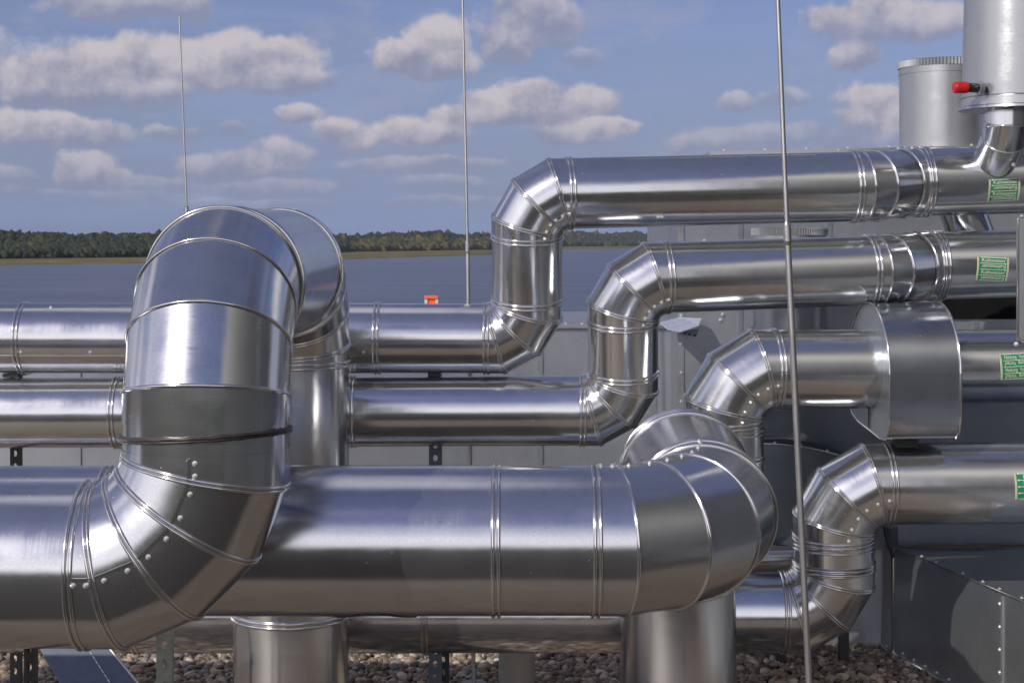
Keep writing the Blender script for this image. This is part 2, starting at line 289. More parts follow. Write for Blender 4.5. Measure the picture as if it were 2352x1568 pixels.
# ------------------------------------------------------------------ helpers
def tag(o, label=None, cat=None, group=None, kind=None):
    if label: o['label'] = label
    if cat: o['category'] = cat
    if group: o['group'] = group
    if kind: o['kind'] = kind
    return o
def thing(name, label, cat, loc=(0, 0, 0), group=None):
    o = bpy.data.objects.new(name, None); COL.objects.link(o); o.location = loc; o.empty_display_size = .2
    return tag(o, label, cat, group)
def child_local(o, parent):
    if parent is None: return
    o.parent = parent
class MB:
    """Collects geometry given in world coordinates, links it as one mesh object."""
    def __init__(s): s.v = []; s.f = []; s.sm = []; s.uv = {}
    def add(s, vs, fs, smooth=True, uvs=None):
        b = len(s.v); s.v += [Vector(p) for p in vs]
        for i, f in enumerate(fs):
            s.f.append(tuple(b+k for k in f)); s.sm.append(smooth)
            s.uv[len(s.f)-1] = uvs[i] if uvs else None
    def grid(s, rows, closed=False, smooth=True, uvf=None):
        nr = len(rows); nc = len(rows[0]); vs = [p for r in rows for p in r]; fs = []; uvs = []
        for i in range(nr-1):
            for j in range(nc if closed else nc-1):
                k = (j+1) % nc
                fs.append((i*nc+j, i*nc+k, (i+1)*nc+k, (i+1)*nc+j))
                if uvf: uvs.append((uvf(i, j), uvf(i, j+1), uvf(i+1, j+1), uvf(i+1, j)))
        s.add(vs, fs, smooth, uvs if uvf else None)
    def box(s, a, b, rot=None, bev=0):
        a = Vector(a); b = Vector(b); c = (a+b)/2; h = (b-a)/2
        bm = bmesh.new(); bmesh.ops.create_cube(bm, size=2)
        for v in bm.verts: v.co = Vector((v.co.x*h.x, v.co.y*h.y, v.co.z*h.z))
        if bev: bmesh.ops.bevel(bm, geom=bm.edges[:], offset=bev, segments=2, affect='EDGES', profile=.5)
        R = rot if rot is not None else Matrix.Identity(3)
        bm.verts.index_update()
        s.add([c + R @ v.co for v in bm.verts], [[v.index for v in f.verts] for f in bm.faces], False); bm.free()
    def prism(s, poly, ext):
        """closed polygon (list of Vectors) extruded by vector ext"""
        n_ = len(poly); vs = list(poly)+[p+ext for p in poly]
        fs = [tuple(range(n_))[::-1], tuple(range(n_, 2*n_))]+[(i, (i+1) % n_, n_+(i+1) % n_, n_+i) for i in range(n_)]
        s.add(vs, fs, False)
    def cyl(s, a, b, r0, r1=None, n_=32, caps=True, smooth=True):
        r1 = r0 if r1 is None else r1; a = Vector(a); b = Vector(b); d = (b-a).normalized()
        u = d.orthogonal().normalized(); v = d.cross(u)
        ring = lambda c, r: [c+(u*math.cos(t)+v*math.sin(t))*r for t in [2*math.pi*i/n_ for i in range(n_)]]
        L_ = (b-a).length
        s.grid([ring(a, r0), ring(b, r1)], True, smooth, lambda i, j: (i*L_, j/n_*2*math.pi*r0))
        if caps:
            s.add(ring(a, r0), [tuple(range(n_))[::-1]], False); s.add(ring(b, r1), [tuple(range(n_))], False)
    def lathe(s, c, prof, n_=64, d=Vector((0, 0, 1))):
        """prof: (radius, height) list about axis d at c"""
        u = d.orthogonal().normalized(); v = d.cross(u); rows = []; hh = 0; acc = [0]
        for k in range(1, len(prof)): acc.append(acc[-1]+math.hypot(prof[k][0]-prof[k-1][0], prof[k][1]-prof[k-1][1]))
        for k in range(len(prof)-1):          # every profile step keeps its own rows: crisp edges
            (r0, h0), (r1, h1) = prof[k], prof[k+1]
            rows = [[c+d*h+(u*math.cos(2*math.pi*i/n_)+v*math.sin(2*math.pi*i/n_))*r for i in range(n_)] for (r, h) in ((r0, h0), (r1, h1))]
            s.grid(rows, True, True, lambda i, j, k=k: (acc[k+i], j/n_*2*math.pi*max(r0, r1)))
    def tube(s, pts, r, n_=8, closed=False):
        P = [Vector(p) for p in pts]; rows = []; N_ = len(P)
        for i in range(N_):
            t = (P[(i+1) % N_]-P[i-1]) if closed else (P[min(i+1, N_-1)]-P[max(i-1, 0)])
            t.normalize()
            if i == 0: u = t.orthogonal().normalized()
            else: u = (u - t*u.dot(t)).normalized()
            v = t.cross(u); rr = r(i) if callable(r) else r
            rows.append([P[i]+(u*math.cos(2*math.pi*j/n_)+v*math.sin(2*math.pi*j/n_))*rr for j in range(n_)])
        if closed: rows.append(rows[0])
        s.grid(rows, True, True, lambda i, j: (i*.02, j*.01))
        if not closed:
            s.add(rows[0], [tuple(range(n_))[::-1]], False); s.add(rows[-1], [tuple(range(n_))], False)
    def build(s, name, mat, parent=None, label=None, origin=None):
        base = Vector(origin) if origin is not None else (parent_world(parent) if parent else Vector((0, 0, 0)))
        me = bpy.data.meshes.new(name)
        me.from_pydata([tuple(v-base) for v in s.v], [], s.f); me.materials.append(mat)
        me.polygons.foreach_set('use_smooth', s.sm)
        lay = me.uv_layers.new(name='UVMap')
        for p in me.polygons:
            u = s.uv.get(p.index)
            if u:
                for li, q in zip(p.loop_indices, u): lay.data[li].uv = q
            else:
                nn = p.normal; ax = max(range(3), key=lambda k: abs(nn[k])); o2 = [k for k in range(3) if k != ax]
                for li in p.loop_indices:
                    co = me.vertices[me.loops[li].vertex_index].co; lay.data[li].uv = (co[o2[0]], co[o2[1]])
        o = bpy.data.objects.new(name, me); COL.objects.link(o)
        if parent: o.parent = parent
        elif origin is not None: o.location = base
        if label: o['label'] = label
        return o
def parent_world(p):
    w = Vector((0, 0, 0))
    while p is not None: w += p.location; p = p.parent
    return w
_screw = {}
def screw(pos, nrm, parent, size=.0095, mat='screw'):
    """hex-headed screw with washer, a shared mesh"""
    key = (size, mat)
    if key not in _screw:
        mb = MB(); z = Vector((0, 0, 1))
        mb.lathe(Vector((0, 0, 0)), [(size, -.001), (size, .0015), (size*.9, .0028), (size*.5, .0032)], 16)
        hexr = [[Vector((size*.52*math.cos(a), size*.52*math.sin(a), h)) for a in [math.pi/3*i for i in range(6)]] for h in (.002, .0085)]
        mb.grid(hexr, True, False); top = [Vector((size*.38*math.cos(math.pi/3*i), size*.38*math.sin(math.pi/3*i), .0098)) for i in range(6)]
        mb.grid([hexr[1], top], True, False); mb.add(top, [tuple(range(6))], False)
        o = mb.build('screw', M[mat]); me = o.data; bpy.data.objects.remove(o); _screw[key] = me
    o = bpy.data.objects.new('screw', _screw[key]); COL.objects.link(o); o.parent = parent
    o.location = Vector(pos)-parent_world(parent); o.rotation_euler = Vector(nrm).to_track_quat('Z', 'Y').to_euler()
    return o
NS = 96
def cyl_pts(c, n, d, R, u, v, N_=NS):
    """intersection of the cylinder (axis through c along d) with the plane through c, normal n"""
    out = []
    for i in range(N_):
        t = 2*math.pi*i/N_; p = u*math.cos(t)*R+v*math.sin(t)*R
        out.append(c+p-d*(p.dot(n)/d.dot(n)))
    return out
def bead(parent, c, n, d, R, r, double=False, name='seam_ring', sep=.011):
    u = d.orthogonal().normalized(); v = d.cross(u); mb = MB()
    for s_ in ((-sep, sep) if double else (0,)):
        mb.tube(cyl_pts(c+d*s_, n, d, R+r*.35, u, v, 64), r, 8, True)
    return mb.build(name, M['bead'], parent)
def pipe(label, nodes, R, mat='steel', rb=.0075, group='insulated pipes clad in bright sheet metal', name='insulated_pipe', cat='pipe'):
    """nodes: start, then dict(corner=, rho=, n=, beta=, up=, strip=, joints=), ..., end"""
    pts = [Vector(nd['p']) for nd in nodes]
    root = thing(name, label, cat, pts[0], group)
    prev_end = pts[0]; prev_vec = None; segs = []
    for i in range(1, len(pts)):
        d = (pts[i]-pts[i-1]).normalized(); segs.append(d)
    cuts = []
    for i in range(1, len(pts)-1):
        nd = nodes[i]; d1, d2 = segs[i-1], segs[i]
        th = d1.angle(d2); t = nd['rho']*math.tan(th/2); cuts.append((i, th, t))
    # straight sections
    ends = {0: (pts[0], pts[0])}
    for (i, th, t) in cuts: ends[i] = (pts[i]-segs[i-1]*t, pts[i]+segs[i]*t)
    ends[len(pts)-1] = (pts[-1], pts[-1])
    for i in range(len(pts)-1):
        a = ends[i][1]; b = ends[i+1][0]; d = segs[i]; ln = (b-a).length
        if (b-a).dot(d) < .01: continue
        fr = nodes[i].get('rings', [])
        u = d.orthogonal().normalized(); v = d.cross(u)
        mb = MB(); steps = [0]+sorted([x for x in fr if 0 < x < ln])+[ln]
        for k in range(len(steps)-1):
            Rk = R+(.0015 if k % 2 else 0)
            nn = max(2, int((steps[k+1]-steps[k])/.25)+1)
            rows = [cyl_pts(a+d*(steps[k]+(steps[k+1]-steps[k])*q/(nn-1)), d, d, Rk, u, v) for q in range(nn)]
            mb.grid(rows, True, True, lambda ii, j, s0=steps[k], s1=steps[k+1], nn=nn: (s0+(s1-s0)*ii/(nn-1), j/NS*2*math.pi*R))
        sec = mb.build('straight_section', M[mat], root)
        for x in steps[1:-1]: bead(sec, a+d*x, d, d, R, rb, True, 'joint_ring', rb*1.5)
        for (x, vec) in nodes[i].get('scr', []):
            w = Vector(vec); w = (w-d*w.dot(d)).normalized(); screw(a+d*x+w*(R+.001), w, sec)
    for (i_, x0, x1, vec) in nodes[0].get('laps', []):
        a, d = ends[i_][1], segs[i_]; w = Vector(vec); w = (w-d*w.dot(d)).normalized(); t_ = d.cross(w)
        mb = MB(); mb.prism([a+d*x0+w*(R-.001)+t_*-.003, a+d*x0+w*(R+.003)+t_*-.003, a+d*x0+w*(R+.003)+t_*.003, a+d*x0+w*(R-.001)+t_*.004], d*(x1-x0)); mb.build('lap_seam', M['bead'], root)
    # elbows
    for (i, th, t) in cuts:
        nd = nodes[i]; d1, d2 = segs[i-1], segs[i]; rho = nd['rho']; n_ = nd['n']
        inner = (d2-d1*d1.dot(d2)).normalized()               # from the axis towards the bend's centre, at the start
        ctr = ends[i][0]+inner*rho; nb = d1.cross(inner).normalized()
        dirs = [Matrix.Rotation(th*k/n_, 3, nb) @ d1 for k in range(n_+1)]
        tang = [ctr+(Matrix.Rotation(th*k/n_, 3, nb) @ (-inner))*rho for k in range(n_+1)]
        verts = [ends[i][0]]
        for k in range(n_):
            a = tang[k]; verts.append(a+dirs[k]*(rho*math.tan(th/n_/2)))
        verts.append(ends[i][1])
        norms = [dirs[0]]+[(dirs[k]+dirs[k+1]).normalized() for k in range(n_)]+[dirs[-1]]
        mb = MB(); seamlen = 0; placed = []
        bdir = Vector(nd.get('up', (0, -1, 0))); bdir = nb if nb.dot(bdir) > 0 else -nb; be = math.radians(nd.get('beta', 20))
        strips = []
        for k in range(n_+1):
            d = dirs[k]; u = nb; v = d.cross(u)
            Rk = R+(.002 if k % 2 == 0 else .0005)
            r0 = cyl_pts(verts[k], norms[k], d, Rk, u, v); r1 = cyl_pts(verts[k+1], norms[k+1], d, Rk, u, v)
            mid = [(p+q)/2 for p, q in zip(r0, r1)]
            mb.grid([r0, mid, r1], True, True, lambda ii, j, k=k: (k*.3+ii*.1+7, j/NS*2*math.pi*R))
            inn = -(Matrix.Rotation(th*k/n_, 3, nb) @ (-inner))
            w = bdir*math.cos(be)+inn*math.sin(be)
            def on(cn, nn_): 
                p = w*Rk; return cn+p-d*(p.dot(nn_)/d.dot(nn_))
            p0 = on(verts[k], norms[k]); p1 = on(verts[k+1], norms[k+1]); placed.append((p0, p1, w, d))
            strips.append((p0, p1, w, d))
        el = mb.build('elbow', M[mat], root)
        for k in range(n_):
            mr = MB(); nn_ = norms[k+1]; sp_ = rb*.95 if nd.get('dbl') else 0
            for (dd_, sg) in (((dirs[k], -1), (dirs[k+1], 1)) if sp_ else ((dirs[k], 0),)):
                uu = nb; vv = dd_.cross(uu)
                mr.tube(cyl_pts(verts[k+1]+dd_*sg*sp_, nn_, dd_, R+rb*.3, uu, vv, 72), rb*(.82 if sp_ else 1), 8, True)
            mr.build('seam_ring', M['bead'], el)
        jj = nd.get('joints', True)
        if jj in (True, 'start'): bead(el, verts[0], norms[0], dirs[0], R, rb, True, 'joint_ring', rb*1.5)
        if jj in (True, 'end'): bead(el, verts[-1], norms[-1], dirs[-1], R, rb, True, 'joint_ring', rb*1.5)
        if nd.get('screws', True):
            for (p0, p1, w, d) in placed:
                ln = (p1-p0).length
                fr = (.5,) if ln < .07 else (.25, .75)
                for f in fr: screw(p0+(p1-p0)*f+w*.001, w, el, nd.get('ss', .0095))
        if nd.get('strip'):
            mb = MB()
            side = nd['strip']
            for (p0, p1, w, d) in strips:
                t_ = d.cross(w)*side
                e0, e1 = p0+(p1-p0)*.06, p0+(p1-p0)*.94
                mb.prism([e0+t_*.016+w*-.002, e0+t_*.016+w*.004, e0+t_*.026+w*.005, e0+t_*.026+w*-.002], e1-e0)
            mb.build('lap_seam', M['bead'], el)
    return root
def nd(p, **k): k['p'] = p; return k

# ------------------------------------------------------------------ the setting: lake, shores, roof
def struct(mb, name, mat, smooth=None, kind='structure', label=None, cat=None):
    o = mb.build(name, mat); o['kind'] = kind
    o['label'] = label or name; o['category'] = cat or name.split('_')[0]
    return o
LZ = -14.0; HH = CH-LZ
mb = MB(); mb.add([(-60000, 120, LZ), (60000, 120, LZ), (60000, 90000, LZ), (-60000, 90000, LZ)], [(0, 1, 2, 3)], False)
struct(mb, 'lake', M['water'], label='wide blue grey lake behind the roof plant', cat='lake')
mb = MB(); mb.add([(-60000, -60000, LZ-.4), (60000, -60000, LZ-.4), (60000, 130, LZ-.4), (-60000, 130, LZ-.4)], [(0, 1, 2, 3)], False)
struct(mb, 'ground', M['land'], label='flat land around the building', cat='ground')
def interp(tab, x):
    xs = [a for a, _ in tab]; return float(np.interp(x, xs, [b for _, b in tab]))
YW = [(-900, 613), (0, 610), (300, 605), (780, 596), (900, 592), (1130, 586), (1240, 576), (1300, 573), (1560, 569), (3200, 566)]
YB = [(-900, 600), (0, 598), (300, 594), (700, 586), (800, 580.5), (1130, 575), (1300, 567), (1560, 566), (3200, 563)]
YT = [(-900, 537), (0, 536), (60, 541), (200, 541), (300, 540), (330, 545), (500, 541), (780, 545), (900, 542), (1040, 540), (1130, 541), (1300, 538), (1560, 536), (3200, 534)]
pxs = list(range(-900, 3201, 25))
mb = MB(); rows = [[], [], [], [], []]
for px in pxs:
    jit = random.uniform(-.4, .4)
    D0 = HH*F/(interp(YW, px)+jit-HY); D1 = HH*F/(interp(YB, px)-HY); top = HH+(HY-interp(YT, px))/F*D1*1.2
    for k, (D, z) in enumerate(((D0, -.5), (D0*1.004, .5), (D1, 1.5), (D1*1.3, max(2.0, top-22)), (D1*1.8, max(2.0, top-22)))):
        rows[k].append(Vector(((px-CX)/F*D, D, LZ+z)))
mb.grid(rows, False, True)
struct(mb, 'far_shore', M['shore'], label='low far shore with a strip of reeds', cat='shore')
def ico(sub):
    bm = bmesh.new(); bmesh.ops.create_icosphere(bm, subdivisions=sub, radius=1)
    v = np.array([x.co[:] for x in bm.verts], np.float32); f = np.array([[q.index for q in p.verts] for p in bm.faces], np.int32); bm.free(); return v, f
def blob_field(name, centers, scales, tones, sub, mat, rough=.25, rotate=False, split=False):
    bv, bf = ico(sub); n_ = len(centers); nv = len(bv)
    V = np.repeat(bv[None], n_, 0)
    V = V*(1+rough*rng.standard_normal((n_, nv, 1)).astype(np.float32))
    if rotate:
        q = rng.standard_normal((n_, 3, 3)); Q = np.linalg.qr(q)[0].astype(np.float32)
        V = V*scales[:, None, :]; V = np.einsum('nij,nvj->nvi', Q, V)
        V[..., 2] *= .8
    else: V = V*scales[:, None, :]
    V = V+centers[:, None, :]
    Fc = (bf[None]+(np.arange(n_)*nv)[:, None, None]).reshape(-1, 3)
    me = bpy.data.meshes.new(name); me.vertices.add(n_*nv); me.vertices.foreach_set('co', V.reshape(-1).astype(np.float32))
    me.loops.add(len(Fc)*3); me.loops.foreach_set('vertex_index', Fc.reshape(-1)); me.polygons.add(len(Fc))
    me.polygons.foreach_set('loop_start', np.arange(0, len(Fc)*3, 3)); me.polygons.foreach_set('loop_total', np.full(len(Fc), 3))
    me.update(calc_edges=True); me.validate()
    if rotate: me.polygons.foreach_set('use_smooth', np.ones(len(Fc), bool))
    at = me.attributes.new('tone', 'FLOAT', 'POINT')
    tv = np.repeat(tones, nv)+(0 if rotate else rng.uniform(-.12, .12, n_*nv)); at.data.foreach_set('value', tv.astype(np.float32))
    me.materials.append(mat); o = bpy.data.objects.new(name, me); COL.objects.link(o); return o
cs = []; ss = []; ts = []
for i in range(9000):
    px = random.uniform(-420, 2700)
    if px > 1650 and random.random() < .6: continue
    D1 = HH*F/(interp(YB, px)-HY); top = HH+(HY-interp(YT, px)+random.gauss(0, 1.6)+2.2*math.sin(px*.021)+1.5*math.sin(px*.057+1))/F*D1
    t = random.random()**1.3; D = D1*(1+.22*t)
    hz = (max(9, top*.42) if px < 760 else max(7, top*.34)); zt = hz+(top*(D/D1)-HH*(D/D1-1)-hz)*min(1, t*1.6)
    r = random.choice((.6, .8, 1.0, 1.25, 1.7))*random.uniform(.85, 1.15)*(4.4 if px < 760 else 6.4)*(D1/1700)**.5
    h = r*random.uniform(1.0, 1.7)
    cs.append(((px-CX)/F*D, D, LZ+zt-h*.8)); ss.append((r, r, h))
    aut = .25 if px < 600 else (.62 if 820 < px < 1120 and t < .45 else .34)
    ts.append(min(1, max(0, random.gauss(aut, .16)+(.25 if random.random() < .06 else 0))))
for i in range(3500):                                       # bushes filling the front of the wood down to the meadow
    px = random.uniform(-420, 2700); D1 = HH*F/(interp(YB, px)-HY); D = D1*random.uniform(.99, 1.03)
    r = random.uniform(.7, 1.2)*3.6*(D1/1700)**.7; cs.append(((px-CX)/F*D, D, LZ+1+random.uniform(0, 6)*(D1/1700)**.6)); ss.append((r, r, r*1.2))
    aut = .3 if px < 600 else (.72 if 820 < px < 1120 else .4)
    ts.append(min(1, max(0, random.gauss(aut, .14))))
wood = blob_field('woodland', np.array(cs, np.float32), np.array(ss, np.float32), np.array(ts, np.float32), 2, M['leaf'], .17)
tag(wood, 'dark mixed woodland along the far shore', 'woodland', kind='stuff')

# roof: building block topped by gravel
mb = MB(); mb.box((-30, -2.4, LZ-.3), (32, 15, -.06)); struct(mb, 'roof_deck', M['concrete'], label='building block below the gravel roof', cat='roof')
mb = MB(); mb.add([(-29.8, -2.3, -.02), (31.8, -2.3, -.02), (31.8, 5.3, -.02), (-29.8, 5.3, -.02)], [(0, 1, 2, 3)], False)
struct(mb, 'added_dark_roof', plain('dark_reflection_surface', (.035, .032, .029), .95, var=.3, scale=3, spec=.08), label='unseen dark roof strip in front of the ducts, added to darken their reflections', cat='roof')  # unseen strip, added so the ducts' undersides reflect something dark
mb = MB(); mb.add([(-29.8, 5.3, -.03), (31.8, 5.3, -.03), (31.8, 14.8, -.03), (-29.8, 14.8, -.03)], [(0, 1, 2, 3)], False)
struct(mb, 'gravel_bed', M['gravel'], label='gravel bed of the flat roof', cat='gravel')
cs = []; ss = []; ts = []
sp = .040; yy = 8.6
while yy < 11.6:
    xx = -3.9
    while xx < 3.4:
        xx += sp*random.uniform(.7, 1.2)
        if abs(xx) > .34*yy: continue
        a = random.uniform(.6, 1.25)*.026; 
        if random.random() < .12: a *= 1.45
        cs.append((xx+random.uniform(-.01, .01), yy+random.uniform(-.014, .014), random.uniform(-.022, .018)))
        ss.append((a*random.uniform(1, 1.45), a, a*random.uniform(.55, .85))); ts.append(random.random())
    yy += sp*.8
st = blob_field('gravel_stones', np.array(cs, np.float32), np.array(ss, np.float32), np.array(ts, np.float32), 2, M['stones'], .035, True)
tag(st, 'rounded brown and grey river gravel on the roof', 'gravel', kind='stuff')

mb = MB(); mb.box((5.9, -4, LZ-.3), (16, 8.5, 11)); wing = mb.build('building_wing', plain('dark_cladding', (.045, .05, .056), .55, var=.2, scale=3))
tag(wing, 'dark clad building wing beyond the right edge, seen only in the reflections of the pipes', 'building')
# ------------------------------------------------------------------ large ducts in front
RA = .30; YA = 6.05
zc = CH-.662; xa = (474-CX)*YA/F; zA = CH-740*YA/F; xb = -1.150; YB2 = 8.62
topz = zc+.49
front = pipe('large shiny duct arching up and over at left, in front of all others',
     [nd((-3.4, YA, zA), rings=[]),
      nd((xa, YA, zA), rho=.43, n=4, beta=-3, up=(0, -1, 0), strip=-1, dbl=True, ss=.0098, joints='start'),
      nd((xa, YA, topz), rho=.49, n=4, beta=0, up=(1, 0, 0), screws=False, dbl=False, joints='end'),
      nd((xb, YB2, topz+.035), rho=.49, n=4, beta=-78, up=(1, 0, 0), dbl=True),
      nd((xb, YB2, -.02), )], RA, 'steel', .0075)
# dark sealant band round the riser
mb = MB(); d = Vector((0, 0, 1)); cc = Vector((xa, YA, zc-.035))
nrm = Vector((-.05, .04, 1)).normalized(); ring = cyl_pts(cc, nrm, d, RA+.006, Vector((1, 0, 0)), Vector((0, 1, 0)), 120)
wob = [random.uniform(.0055, .0095) for _ in ring]
mb.tube([p+d*random.uniform(-.002, .002) for p in ring], lambda i: wob[i], 8, True)
mb.tube([p-d*.010 for p in ring], lambda i: wob[i]*.75, 8, True)
mb.build('sealant_band', M['seal'], front, 'dark brown sealant band')
bead(front, Vector((xb, YB2, CH-(1408-HY)*YB2/F)), d, d, RA, .009, True, 'joint_ring')
# second large duct
YBB = 6.72; zB = CH-685*YBB/F; RB = .30
xs_el = .343+.49
bpt = lambda px: (px-CX)*YBB/F
back = pipe('large shiny duct running across the foreground and turning back at right',
     [nd((-3.6, YBB, zB), rings=[bpt(252)+3.6, bpt(1140)+3.6, ]),
      nd((xs_el, YBB, zB), rho=.49, n=4, beta=3, up=(0, 0, 1), dbl=False),
      nd((.815, 7.86, zB+.115), rho=.34, n=2, beta=0, up=(0, 0, 1), dbl=True, joints=True),
      nd((.862, 8.45, zB-.02), rho=.40, n=2, beta=0, up=(0, 0, 1), screws=False),
      nd((.865, 8.62, zB-.55), rho=.30, n=1, screws=False, joints=False),
      nd((.865, 8.62, -.02))], RB, 'steel_b', .0075)

mb = MB(); pts_ = []                                # cut-out edge of a saddle under the duct
for k in range(21):
    f = k/20; x_ = bpt(770)+(bpt(957)-bpt(770))*f; th_ = math.radians(-62-13*(1-math.sin(math.pi*f))**1.0-8+8*math.sin(math.pi*f))
    pts_.append(Vector((x_, YBB-math.cos(th_)*(RB+.002), zB+math.sin(th_)*(RB+.002))))
mb.tube(pts_, .005, 8); mb.build('saddle_edge', M['seal'], back)
# ------------------------------------------------------------------ the four smaller pipes
RC = .198
def P3(px, py, Y): return W(px, py, Y)
YC = 9.42; YCu = 9.22
c1 = pipe('uppermost smaller pipe, S-bend behind the large arch then along the top',
     [nd(P3(-260, 776, YC), rings=[(57+260)*YC/F, (868+260)*YC/F], scr=[((127+260)*YC/F, (0, -.45, .9)), ((70+260)*YC/F, (0, -1, -.36)), ((227+260)*YC/F, (0, -1, -.36)), ((842+260)*YC/F, (0, -1, -.36))], laps=[(0, .1, (868+260)*YC/F-.02, (0, -1, -.50)), (2, .3, 1.4, (0, -.35, 1))]),
      nd(P3(1211, 777, YC), rho=.232, n=3, beta=200, dbl=True, screws=False),
      nd(P3(1211, 447, YCu), rho=.232, n=3, beta=22, dbl=True, strip=1),
      nd(P3(1995, 428, YCu+.22), rho=.35, n=2, beta=80, up=(0, 0, 1), joints='start'),
      nd(P3(2082, 419, YCu+.42), rho=.35, n=2, beta=0, up=(0, 0, 1), joints='end'),
      nd(P3(2560, 408, YCu+.52))], RC)
c2 = pipe('second smaller pipe, S-bend lower and right of the uppermost one',
     [nd(P3(-260, 949, YC), rings=[(272+260)*YC/F, (812+260)*YC/F]),
      nd(P3(1431, 942, YC), rho=.232, n=3, beta=200, dbl=True, screws=False),
      nd(P3(1431, 641, YCu), rho=.232, n=3, beta=22, dbl=True),
      nd(P3(2030, 620, YCu+.22), rho=.35, n=2, beta=80, up=(0, 0, 1), joints='start'),
      nd(P3(2112, 611, YCu+.42), rho=.35, n=2, beta=0, up=(0, 0, 1), joints='end'),
      nd(P3(2560, 600, YCu+.50))], RC)
RF = .221; YF = 9.17
c3 = pipe('third smaller pipe, bending down behind the large duct and entering the D-shaped cover',
     [nd(P3(1300, 1235, YF+.12)), nd(P3(1663, 1215, YF+.12), rho=.27, n=3, screws=False),
      nd(P3(1663, 849, YF), rho=.27, n=3, beta=12, dbl=True),
      nd(P3(2110, 846, YF+.14), )], RF)
c3b = pipe('pipe leaving the D-shaped cover to the right edge under a green label',
     [nd(P3(2120, 842, 9.98)), nd(P3(2560, 838, 10.05))], RF)
RG = .226; YG = 9.30
c4 = pipe('lowest smaller pipe, running behind the columns just above the gravel',
     [nd(P3(-260, 1405, YG+.15), rings=[(330+260)*YG/F, (1000+260)*YG/F]),
      nd(P3(1915, 1405, YG+.1), rho=.285, n=3, beta=200, dbl=True, screws=False),
      nd(P3(1915, 1112, YG), rho=.285, n=3, beta=8, dbl=True),
      nd(P3(2560, 1106, YG+.06))], RG)
# extra joint rings on the riser of the lowest pipe
for y in (1252, 1300): bead(c4, W(1915, y, YG+.045), Vector((0, 0, 1)), Vector((0, 0, 1)), RG, .006, True, 'joint_ring')
for y in (990, 1050): bead(c3, W(1663, y, YF+.05), Vector((0, 0, 1)), Vector((0, 0, 1)), RF, .006, True, 'joint_ring')

# ------------------------------------------------------------------ labels on the pipes
def text_mesh(body, size):
    cu = bpy.data.curves.new('t', 'FONT'); cu.body = body; cu.size = size; cu.align_x = 'CENTER'; cu.align_y = 'CENTER'; cu.resolution_u = 3
    o = bpy.data.objects.new('t', cu); COL.objects.link(o); bpy.context.view_layer.update()
    me = bpy.data.meshes.new_from_object(o.evaluated_get(bpy.context.evaluated_depsgraph_get()))
    vs = [v.co.copy() for v in me.vertices]; fs = [tuple(p.vertices) for p in me.polygons]
    bpy.data.objects.remove(o); bpy.data.meshes.remove(me); return vs, fs
def pipe_label(root, a, b, R, s, ang, w, h, word, arrow, tilt=0.0, lab=''):
    a = Vector(a); b = Vector(b); d = (b-a).normalized(); up = Vector((0, 0, 1)); up = (up-d*up.dot(d)).normalized(); fr = up.cross(d)*-1
    if fr.y > 0: fr = -fr
    def on(x, y, off):      # x along, y up the pipe's skin
        x, y = x*math.cos(tilt)-y*math.sin(tilt), x*math.sin(tilt)+y*math.cos(tilt)
        t = ang+y/R; rr = R+off
        return a+d*(s+x)+fr*math.cos(t)*rr+up*math.sin(t)*rr
    def patch(mb, x0, y0, x1, y1, off, nx=2, ny=8):
        mb.grid([[on(x0+(x1-x0)*i/nx, y0+(y1-y0)*j/ny, off) for i in range(nx+1)] for j in range(ny+1)], False, True)
    mb = MB(); patch(mb, -w/2, -h/2, w/2, h/2, .0022); L_ = mb.build('pipe_label', M['green'], root, lab)
    mb = MB()
    for x in (-w/2, w/2-w*.055):
        mb = MB(); patch(mb, x, -h/2, x+w*.055, h/2, .0034); mb.build('label_border', M['cream'], L_)
    mb = MB()
    for k in range(24):
        for x in (-w/2+w*.02, w/2-w*.035): patch(mb, x, -h/2+h*(k+.2)/24, x+w*.014, -h/2+h*(k+.72)/24, .0044, 1, 1)
    mb.build('border_print', M['brown'], L_)
    mb = MB(); mb2 = MB()
    rowh = h/4.0; vs, fs = text_mesh(word, rowh*.98)
    wt = max(v.x for v in vs)-min(v.x for v in vs); k = min(1, w*.76/wt)
    for r in range(4):
        y0 = h/2-rowh*(r+.5)-rowh*.02; sg = 1 if r % 2 == 0 else -1
        mb.add([on(v.x*sg*k+w*.02, y0+v.y*sg*.9, .0046) for v in vs], fs, False)
        for yl in ([h/2-rowh*r-rowh*.04] if r else [h/2-.002]):
            patch(mb2, -w*.40, yl-.0016, w*.40, yl+.0016, .0048, 4, 1)
            tip = w*.425*arrow; bs_ = w*.375*arrow
            mb2.add([on(tip, yl, .0052), on(bs_, yl+.006, .0052), on(bs_, yl-.006, .0052)], [(0, 1, 2)], False)
    patch(mb2, -w*.40, -h/2+.001, w*.40, -h/2+.0035, .0048, 4, 1)
    mb.build('lettering', M['print'], L_); mb2.build('arrow_lines', M['print'], L_)
def lab_s(a, b, px):   # distance along a-b where its bearing is px
    a = Vector(a); b = Vector(b); d = (b-a).normalized(); k = (px-CX)/F
    return (k*a.y-a.x)/(d.x-k*d.y)
a, b = P3(2082, 419, YCu+.42), P3(2560, 408, YCu+.52)
pipe_label(c1, a, b, RC, lab_s(a, b, 2278), math.radians(-19), .185, .132, 'Kaltwasser', -1, math.radians(1), 'green label reading Kaltwasser, arrows to the left')
a, b = P3(2112, 611, YCu+.42), P3(2560, 600, YCu+.50)
pipe_label(c2, a, b, RC, lab_s(a, b, 2252), math.radians(-7), .185, .135, 'Kaltwasser', 1, math.radians(-4), 'green label reading Kaltwasser, arrows to the right')
a, b = P3(2120, 842, 9.98), P3(2560, 838, 10.05)
